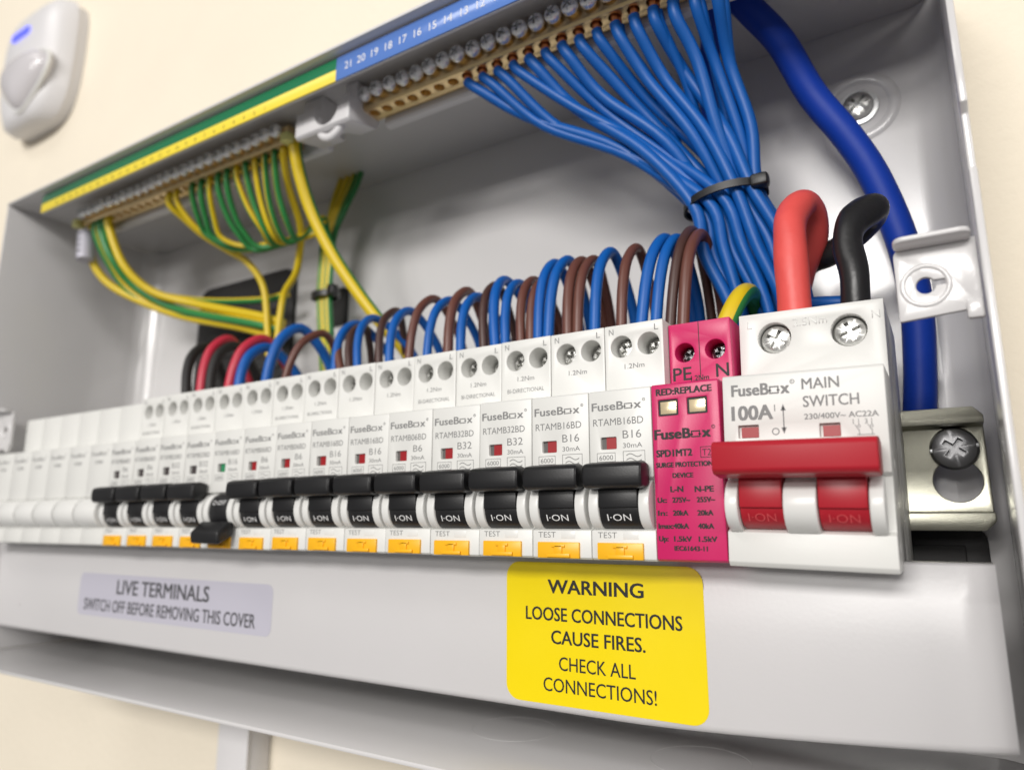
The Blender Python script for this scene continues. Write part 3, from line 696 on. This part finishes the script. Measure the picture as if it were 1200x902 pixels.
# ------------------------------------------------------------------ wires
def wire(name, pts, r, m, label_, cat='wire', group=None, stripe=None, **k):
    b = MB().tube(pts, r, m, stripe=stripe, **k)
    o = b.obj(name, recalc=False, smooth=60, org=tuple(pts[0])); return tag(o, label_, cat, group)
LOOPS = [
('brown', (-52.6, 26.0, 68.2), (-49.5, 42.0, 101.0), (-49.0, 60.0, 84.9)), ('brown_dark', (-56.6, 26.0, 70.5), (-52.2, 42.0, 102.9), (-53.0, 60.0, 85.6)),
('blue', (-61.2, 26.0, 71.2), (-57.3, 42.0, 101.2), (-56.8, 60.0, 84.7)), ('blue', (-66.0, 26.0, 71.3), (-61.3, 42.0, 102.1), (-59.1, 60.0, 85.1)),
('brown', (-72.4, 26.0, 71.6), (-71.6, 42.0, 100.9), (-72.5, 60.0, 94.6)), ('blue', (-81.6, 26.0, 70.8), (-81.0, 42.0, 101.5), (-80.6, 60.0, 90.4)),
('brown', (-87.7, 26.0, 71.0), (-87.5, 42.0, 100.0), (-89.6, 60.0, 88.6)), ('brown', (-91.2, 26.0, 71.5), (-92.1, 42.0, 100.4), (-92.2, 60.0, 92.2)),
('blue', (-98.6, 26.0, 70.8), (-97.6, 42.0, 101.9), (-98.3, 60.0, 90.0)), ('blue', (-102.3, 26.0, 71.3), (-102.8, 42.0, 101.7), (-102.5, 60.0, 88.7)),
('brown', (-109.0, 26.0, 71.4), (-111.3, 42.0, 98.1), (-109.5, 60.0, 95.5)), ('brown', (-105.2, 27.5, 71.3), (-107.4, 42.0, 94.6), (-113.4, 60.0, 92.5)),
('blue', (-115.2, 26.0, 71.6), (-117.7, 42.0, 98.3), (-115.0, 60.0, 86.2)), ('blue', (-119.2, 26.0, 71.4), (-124.3, 42.0, 98.3), (-119.6, 60.0, 91.8)),
('brown_dark', (-124.1, 26.0, 71.7), (-129.1, 42.0, 97.7), (-130.9, 60.0, 92.7)), ('blue', (-134.3, 26.0, 71.5), (-137.0, 42.0, 96.5), (-134.4, 60.0, 83.2)),
('brown', (-140.0, 26.0, 71.4), (-141.6, 42.0, 98.8), (-143.8, 60.0, 95.7)), ('blue', (-149.8, 26.0, 71.5), (-149.3, 42.0, 97.5), (-147.8, 60.0, 84.1)),
('brown', (-158.5, 26.0, 71.8), (-158.9, 42.0, 96.9), (-156.6, 60.0, 82.8)), ('blue', (-168.0, 26.0, 71.8), (-169.9, 42.0, 96.5), (-168.0, 60.0, 93.9)),
('brown_dark', (-173.0, 26.0, 72.2), (-177.8, 42.0, 94.5), (-187.5, 60.0, 85.5)), ('blue', (-184.2, 26.0, 71.6), (-189.7, 42.0, 96.0), (-181.8, 60.0, 84.3)),
('brown_dark', (-188.4, 27.0, 71.6), (-195.6, 42.0, 92.4), (-207.2, 60.0, 83.8)), ('blue', (-197.0, 26.0, 71.7), (-200.4, 42.0, 93.6), (-195.0, 60.0, 84.9)),
('brown', (-192.6, 27.0, 71.9), (-204.5, 43.0, 89.9), (-217.2, 60.0, 84.8)), ('brown', (-227.1, 26.0, 72.3), (-221.1, 42.0, 94.7), (-225.9, 60.0, 89.1)),
('blue', (-238.9, 26.0, 71.5), (-235.3, 42.0, 97.2), (-233.2, 60.0, 90.0)), ('blue', (-256.8, 26.0, 72.0), (-257.3, 42.0, 92.7), (-254.2, 60.0, 85.6)),
('red', (-263.8, 26.0, 71.7), (-260.9, 42.0, 95.8), (-260.5, 60.0, 85.2)), ('black', (-277.3, 26.0, 71.2), (-281.5, 42.0, 94.8), (-284.4, 60.0, 88.4)),
('red', (-283.8, 26.0, 71.9), (-286.8, 42.0, 99.1), (-290.5, 60.0, 89.1)), ('black', (-294.5, 26.0, 71.5), (-303.7, 42.0, 96.1), (-312.5, 60.0, 93.4))]
cnt = {}; tot = {}
for c_, *_ in LOOPS: tot[c_] = tot.get(c_, 0) + 1
CN = {'brown': 'brown', 'brown_dark': 'dark brown', 'blue': 'blue', 'red': 'red', 'black': 'black'}
CM = {'brown': BROWN, 'brown_dark': DBROWN, 'blue': BLUE, 'red': REDW, 'black': RUBBER}
for c_, a, p, e_ in LOOPS:
    cnt[c_] = cnt.get(c_, 0) + 1; i = cnt[c_]
    a, p, e_ = Vector(a), Vector(p), Vector(e_)
    rad = {'brown_dark': 1.65, 'red': 2.35, 'black': 2.35}.get(c_, random.uniform(1.68, 1.9))
    if c_ == 'blue' and p.x < -230: rad = 2.3
    if p.x < -104: p.z += random.uniform(-2.2, 1.6); p.x += random.uniform(-.8, .8)
    top = p.z; w_ = a.lerp(p, .5)
    pts = [(a.x - .3, 26, 56), (a.x, 26, 66), (a.x * .62 + p.x * .38 , 27.5, 66 + (top - 66) * .48), (a.x * .28 + p.x * .72, 32, 66 + (top - 66) * .82), (p.x, 41.5, top + .3),
           (p.x * .45 + e_.x * .55, 51.5, 66 + (top - 66) * .80), (e_.x, 59, 66 + (top - 66) * .45), (e_.x + random.uniform(-1, 1), 63, 62), (e_.x, 64, 50)]
    what = {'red': 'red old style', 'black': 'black old style'}.get(c_, CN[c_])
    bi = max(0, min(13, int(round((-63 - a.x) / 18.0))))
    pos = '%s of its colour left of the main switch' % ORD[i - 1]
    lab = 'looped %s wire over the breakers, %s' % (CN[c_], pos)
    wire('wire', pts, rad, CM[c_], lab, 'wire', 'wires looped over the tops of the breakers', sub=7)
# neutral wires from the bar to the tie and on down behind the main switch
TIE = Vector((-42.4, 45, 113))
bundle = []
for j, n in enumerate((5, 5, 5)):
    for i in range(n): bundle.append((-10.5 + 21.0 * (i + .25 + .25 * (j % 2)) / (n - .5), (j - 1) * 3.5))
bundle.sort(key=lambda q: q[0] + random.uniform(-4.5, 4.5))
holes = [-178.6 + 6.78 * i for i in range(7, 22)]
for i, hx in enumerate(holes):
    bx, by = bundle[i]; end = TIE + Vector((bx, by, bx * .10))
    h = Vector((hx, 23.2, 175.6)); d = end - h; f_ = min(1, max(0, -(hx + 50) / 85))
    jz = random.uniform(-1.2, 1.2); lay = (i * 7) % 3
    k3 = random.uniform(-1, 1)
    h1 = h + Vector((.6 + 4.5 * f_, .8, -6.0 + 1.5 * f_)); h2 = h.lerp(end, .30) + Vector((-1.0 * f_, 1.5 + lay * 2.6, .5 * f_ - 3.0 * lay * f_ + jz)) + Vector((k3 * 1.6, 0, 0))
    h3 = h.lerp(end, .66) + Vector((2.5 * f_ - k3 * 1.6, lay * 2.6 + k3, 5.0 * f_ - 3.0 * lay * f_))
    fan = TIE + Vector((4.5 + bx * 1.2 + random.uniform(-1.2, 1.2), 3 + by, -17)); low = TIE + Vector((9.5 + bx * 1.0 + random.uniform(-2.4, 2.4), 6 + by, -38)); foot = low + Vector((2, 3, -28))
    lab = 'blue neutral wire, %s' % ('leftmost on the neutral bar, beside the empty holes' if i == 0 else '%s from the left of the wires on the neutral bar' % (ORD + ['fifteenth'])[i])
    if i == 14: lab = 'blue neutral wire, rightmost of those on the neutral bar'
    o = wire('neutral_wire', [h, h1, h2, h3, end, fan, low, foot], random.uniform(1.85, 2.1), BLUE, lab, 'wire', 'blue neutral wires tied in one bundle')
    q = MB().tube([(hx, 23.2, 182), (hx, 23.2, 179), (hx + .2, 23.3, 175.4)], 1.5, COPPER, 10, lump=.05); q.obj('conductor', o, recalc=False, org=tuple(h), smooth=60)
EXTRA = ((9, 'in the middle of the neutral bar'), (11, 'just right of the middle of the neutral bar'), (13, 'near the right of the neutral bar'), (14, 'at the right of the neutral bar'))
for n_, (i, where) in enumerate(EXTRA):
    hx = holes[i]; h = Vector((hx + 1.1, 24.6, 175.0)); end = TIE + Vector((-6 + 4.4 * n_, 4.6 - 2 * (n_ % 2), .4 * n_ - .6)); f_ = min(1, max(0, -(hx + 50) / 85))
    pts = [h, h + Vector((.8 + 2 * f_, 1.5, -6)), h.lerp(end, .32) + Vector((2.2 - n_, 5, -2 + n_)), h.lerp(end, .66) + Vector((-1.5 + n_, 5.5, 1.5)), end, end + Vector((5, 3.5, -17)), end + Vector((9.5 + n_, 6, -38)), end + Vector((11 + n_, 9, -66))]
    o = wire('neutral_wire', pts, 1.7, BLUE, 'second blue wire sharing a terminal hole ' + where, 'wire', 'blue neutral wires tied in one bundle')
    MB().tube([(hx + .6, 23.8, 180), (hx + .8, 24.2, 178), (hx + 1.1, 24.6, 174.9)], 1.1, COPPER, 8).obj('conductor', o, recalc=False, org=tuple(h), smooth=60)
# cable tie round them
tie = thing('cable_tie', tuple(TIE), 'black nylon cable tie round the bundle of blue wires', 'cable tie')
ring = [TIE + Vector((13.0 * math.cos(a), 7.4 * math.sin(a), 13.2 * math.cos(a) * .10 + math.sin(a) * -1.5)) for a in [i * math.pi / 14 for i in range(29)]]
b = MB(); vs = []
for p_ in ring:
    o_ = (p_ - TIE); o_.z = 0; o_.normalize()
    for dz, dr in ((-1.25, 0), (-1.25, .8), (1.25, .8), (1.25, 0)): vs.append(p_ + o_ * dr + Vector((0, 0, dz)))
b.add(vs, [(i * 4 + j, i * 4 + (j + 1) % 4, (i + 1) * 4 + (j + 1) % 4, (i + 1) * 4 + j) for i in range(28) for j in range(4)], BLACK)
b.obj('strap', tie, org=tuple(TIE), smooth=40)
hd = MB().box(9.4, 15.0, -7.4, -3.0, -.6, 3.6, BLACK); hd.obj('lock_head', tie, org=(0, 0, 0), bevel=1.1, seg=3)
MB().prism([(12, -2), (-13, -.4), (-13, 1.2), (12, 3.4)], -7.9, -7.1, BLACK, 'y')
# heavy cables
wire('main_tail', [(-21.4, 28, 55), (-21.4, 28, 65), (-21.2, 28, 76.1), (-21.3, 29, 86.6), (-21.0, 32, 96.1), (-18.8, 38, 102.6), (-17.0, 45, 102.0), (-18.2, 50.5, 95.5), (-22.5, 54, 88), (-26, 58, 80), (-29, 60, 66)], 4.6, TAILR,
     'thick red main tail curling out of the main switch top', 'cable', 'heavy tails at the main switch', seg=20, lump=.025)
wire('main_tail', [(-6.1, 28, 55), (-6.1, 28, 65), (-5.6, 28, 75.6), (-6.7, 30, 85.1), (-4.8, 33.5, 92.6), (-.4, 40, 97.6), (-1.2, 46.5, 97.6), (-7, 51, 94.0), (-14, 54.5, 91.8), (-21, 59, 91), (-29, 64, 84), (-33, 65, 70)], lambda f: 3.75 + .9 * math.exp(-((f - .42) / .10) ** 2), TAILB,
     'thick black main tail bent over beside the red one', 'cable', 'heavy tails at the main switch', seg=20, lump=.03)
wire('main_tail', [(-47, 86, 236), (-46.5, 70, 232), (-44, 52, 218), (-40.5, 43, 202), (-36.2, 44.5, 190), (-30.4, 49, 181.5), (-22.9, 56, 170.9), (-15.6, 64, 153.3), (-6.5, 68, 136.8), (.1, 71, 121.4), (5.6, 74, 99.7), (7.6, 77, 80), (6.8, 79.6, 60.9), (5.2, 80.6, 44.8), (2.7, 80.8, 28.8), (0, 80.8, 10)], 4.8, NAVY,
     'very thick dark blue cable running down past the white lid tab', 'cable', seg=22)
wire('cable', [(-40.5, 37, 186), (-42.7, 44, 184), (-45.5, 52, 178), (-49.2, 60, 169), (-50.6, 68, 157.5), (-47.8, 72, 141.2), (-43.6, 73, 123.5), (-39, 72, 100), (-36, 70, 76)], 3.6, NAVY,
     'dark blue cable hanging behind the fan of blue wires', 'cable', seg=16)
wire('wire', [(-34, 58, 72), (-24, 50, 75), (-14, 47, 74), (-6, 48, 72), (-2, 54, 66), (-2, 60, 50)], 2.0, BLUE, 'blue wire passing low behind the red and black tails', 'wire')
# earth wires
wire('earth_wire', [(-43, 29.5, 54), (-42.0, 29.5, 63), (-39.4, 31.5, 71.0), (-37.2, 36, 77.0), (-36.4, 43, 79.6), (-36.8, 51, 78), (-38.5, 58, 70)], 3.0, YELW,
     'short thick green and yellow wire behind the pink surge device', 'wire', stripe=GREEN, phase=3.9, seg=18)
EARTH = {
'a': [(-376.6, 23, 180), (-376.6, 23, 173.4), (-370.1, 30, 151.4), (-359.5, 42, 137.4), (-337.9, 55, 130.3), (-295, 64, 118.8), (-280.2, 68, 113.5)],
'b': [(-385.3, 23, 180), (-385.3, 23, 173.9), (-379.7, 28, 157), (-373.5, 40, 142.2), (-352.5, 53, 129.3), (-297.9, 62, 114.7), (-279.8, 68, 109.4)],
'c': [(-390.1, 23, 180), (-390.1, 23, 172.8), (-388.4, 30, 158.8), (-381.5, 42, 141.3), (-355.2, 55, 127.4), (-302.8, 64, 118.6), (-281.9, 68, 111.7)],
'd': [(-397, 24, 180), (-398, 25, 170), (-399.1, 27, 159.6), (-393.4, 34, 147), (-379.3, 44, 137.1), (-352, 56, 125.7), (-310.4, 64, 115), (-291, 68, 108.4)],
'e': [(-380.3, 23, 180), (-380.3, 23, 173.5), (-380.7, 32, 157.1), (-370.4, 44, 141.4), (-342.7, 58, 134.1), (-300.5, 66, 129.1), (-280.3, 70, 130.2)],
's1': [(-320.2, 23, 180), (-320.2, 23, 172.6), (-317.9, 32, 166.3), (-313.2, 40, 159.6), (-304, 48, 152.5), (-294.3, 54, 145.3), (-288.1, 60, 132.4), (-285.3, 62, 111.4), (-282.6, 62, 94.5)],
's2': [(-233.5, 23, 180), (-233.5, 23, 174.8), (-241.8, 34, 166), (-246.1, 46, 152.1), (-255, 54, 142.1), (-261.6, 58, 133.9), (-274, 62, 126.3), (-276.4, 62, 107.3), (-276.6, 62, 93.8)]}
g2s = [(-314.2, 173.3, -307.4, 158.2, -291.4, 149.5), (-301.4, 173.5, -303.9, 156, -287.1, 147.9), (-294, 172.2, -298.3, 153.4, -283.2, 148.4), (-287.4, 172.2, -292, 152, -279.2, 148.3),
       (-280.6, 172.2, -280, 152, -275, 145.3), (-273.9, 172.4, -276.1, 152.5, -271.2, 145.8), (-266.9, 174.2, -262.6, 150.8, -263.7, 146.3), (-260.2, 175, -258.7, 148.5, -259.8, 144.7),
       (-253.4, 175.5, -254.9, 147.7, -256.1, 145.3), (-246.6, 175, -251.5, 149.5, -252.4, 144.5), (-239.9, 174.9, -244.4, 150.5, -247.1, 145.3)]
LAB_E = {'a': 'green faced earth wire, innermost of the swoop at the bar\'s left end', 'b': 'yellow faced earth wire in the swoop at the left end of the earth bar', 'c': 'striped earth wire in the middle of the swoop at the bar\'s left end',
         'd': 'earth wire carrying the white marker, outermost of the swoop', 'e': 'earth wire at the top of the swoop running behind to the black gland',
         's1': 'lone yellow earth wire dropping from the left of the fan onto the black gland', 's2': 'lone yellow earth wire curving down right of the black gland'}
for k_, p_ in EARTH.items():
    wire('earth_wire', p_, 2.3 if k_ in 'abcd' else 1.8, YELW, LAB_E[k_], 'wire', 'green and yellow earth wires', stripe=GREEN, phase=dict(a=1.2, b=4.2, c=5.2, d=.9, e=4.6, s1=.8, s2=1.2)[k_], twist=1.0, seg=15)
for i, (x0, z0, x1, z1, x2, z2) in enumerate(g2s):
    k4, k5 = i % 4, i % 5
    p_ = [(x0, 23, 181), (x0, 23, z0), (x1 * .5 + x0 * .5 - 1, 29, (z0 + z1) / 2 - 1), (x1, 36, z1), (x2, 45, z2), (-246.3 + .2 * k5, 52, 149 + .42 * i), (-246 + k4 * .6, 60, 157.5 + .35 * i), (-250.4 + 1.7 * k5, 64.5, 144.3 - .2 * k5), (-250.6 + 1.7 * k5, 64.5, 122.6), (-248 + 1.7 * k5, 64.5, 101), (-243 + 1.7 * k5, 62, 84), (-240 + 1.5 * k5, 62, 60)]
    lab = 'thin earth wire, %s' % ('leftmost of the fan in the middle of the earth bar' if i == 0 else ('last of the fan beside the thick earth cable' if i == 10 else '%s from the left in the fan on the earth bar' % ORD[i]))
    wire('earth_wire', p_, 1.45, GREEN if 2 <= i <= 6 else YELW, lab, 'wire', 'green and yellow earth wires', stripe=YELW if 2 <= i <= 6 else GREEN, phase=[.8, 3.9, 1.2, 3.5, 1.0, 1.4, 3.6, 3.9, 2.2, 3.4, 3.8][i], twist=.6, seg=10)
for i in range(4):
    xs_ = [(-255.9, 191.7), (-251.1, 191.1), (-246.3, 190.5), (-241.7, 190)][i]
    p_ = [(xs_[0] + 7, 74, 191), (xs_[0] + 6, 71.5, 181), (-250 + 3.4 * i, 69, 171 - .6 * i), (-251.6 + 1.9 * i, 68.5, 156.8), (-253.1 + 1.8 * i, 68.5, 140), (-252.3 + 1.8 * i, 68.5, 118), (-247 + 1.8 * i, 67, 90), (-245 + 1.8 * i, 66, 60)]
    wire('earth_wire', p_, 1.5, GREEN, 'shaded green earth wire behind the thick earth cable, ' + ['leftmost', 'second from left', 'third from left', 'rightmost'][i], 'wire', 'green and yellow earth wires', stripe=YELW, phase=1.9 + .9 * i, seg=10)
wire('earth_cable', [(-226.5, 23, 181), (-226.2, 23.2, 175.0), (-226.1, 27, 163.7), (-223.8, 33, 148.1), (-216.7, 40, 129.3), (-206.7, 47, 111.3), (-196.1, 53, 95.7), (-188.1, 58, 85.2), (-180, 62, 70)], 2.9, YELW,
     'thick yellow and green earth cable sweeping down from the right end of the earth bar', 'cable', 'green and yellow earth wires', stripe=GREEN, phase=1.9, twist=.5, seg=18)
t2 = thing('cable_tie', (-247, 64, 122), 'small black cable tie round the green earth wires', 'cable tie')
b = MB(); rg = []
for i in range(25):
    a = i * math.pi / 12
    for dz, dr in ((-1.5, 0), (-1.5, 1), (1.5, 1), (1.5, 0)): rg.append(((7.2 + dr) * math.cos(a), (5.0 + dr) * math.sin(a) + 1.5, dz))
b.add(rg, [(i * 4 + j, i * 4 + (j + 1) % 4, (i + 1) * 4 + (j + 1) % 4, (i + 1) * 4 + j) for i in range(24) for j in range(4)], BLACK)
b.obj('strap', t2, org=(0, 0, 0)); MB().box(6.5, 11, -4.5, -.5, -2, 3.2, BLACK).obj('lock_head', t2, org=(0, 0, 0), bevel=.7)
# gland, added dark plate, tie mount, marker
g = thing('gland_or_added_plate', (-336, 86, 110), 'black rubber cable entry in the back of the case at left', 'cable gland')
MB().prism(round_rect(-380, -294, 64, 154, 9), 85.0, 87.9, RUBBER, 'y').obj('surround', g, org=(-336, 86, 110), bevel=.8)
for zz in range(6): MB().box(-373, -301, 83.8, 84.95, 72 + zz * 11.6, 79 + zz * 11.6, RUBBER).obj('brush_strip', g, org=(-336, 86, 110), bevel=.5)
gap_plate = thing('gland_or_added_plate', (-20, 86, -20), 'added black plate darkening the gap low on the back beneath the bare rail end', 'cable gland')  # plate added to make the gap under the rail end dark
MB().prism(round_rect(-62, 19, -52, 9, 5), 84.8, 87.9, RUBBER, 'y').obj('surround', gap_plate, org=(-20, 86, -20), bevel=.8)
MB().box(-56, 13, 83.6, 84.75, -46, -22, RUBBER).obj('brush_strip', gap_plate, org=(-20, 86, -20), bevel=.5)
MB().box(-56, 13, 83.6, 84.75, -20, 3, RUBBER).obj('brush_strip', gap_plate, org=(-20, 86, -20), bevel=.5)
tm = MB().prism(round_rect(-268, -253, 114, 134, 2), 84.6, 87.9, RUBBER, 'y'); tag(tm.obj('tie_mount', org=(-248, 76, 118), bevel=.5), 'square black adhesive tie mount on the back behind the green earth wires', 'tie mount')
mk = MB()
nv = 12; cpt = [Vector((-399.2, 22.5, 174.5)), Vector((-397.2, 22.5, 157.5))]
mk.tube([cpt[0], cpt[0].lerp(cpt[1], .5), cpt[1]], 4.6, LABW, 10); mo = mk.obj('wire_marker', recalc=False, org=tuple(cpt[0]), smooth=60)
tag(mo, 'small white printed marker sleeve on the outermost earth wire', 'wire marker')
t = MB()
for i in range(4): t.ribbon([(-401.3 + .5 * i + (i % 2) * .8, 172 - 3.4 * i), (-396.2 + .5 * i, 172 - 3.4 * i)], .7, 17.75, PRINT)
t.obj('printed_text', mo, recalc=False, org=tuple(cpt[0]))
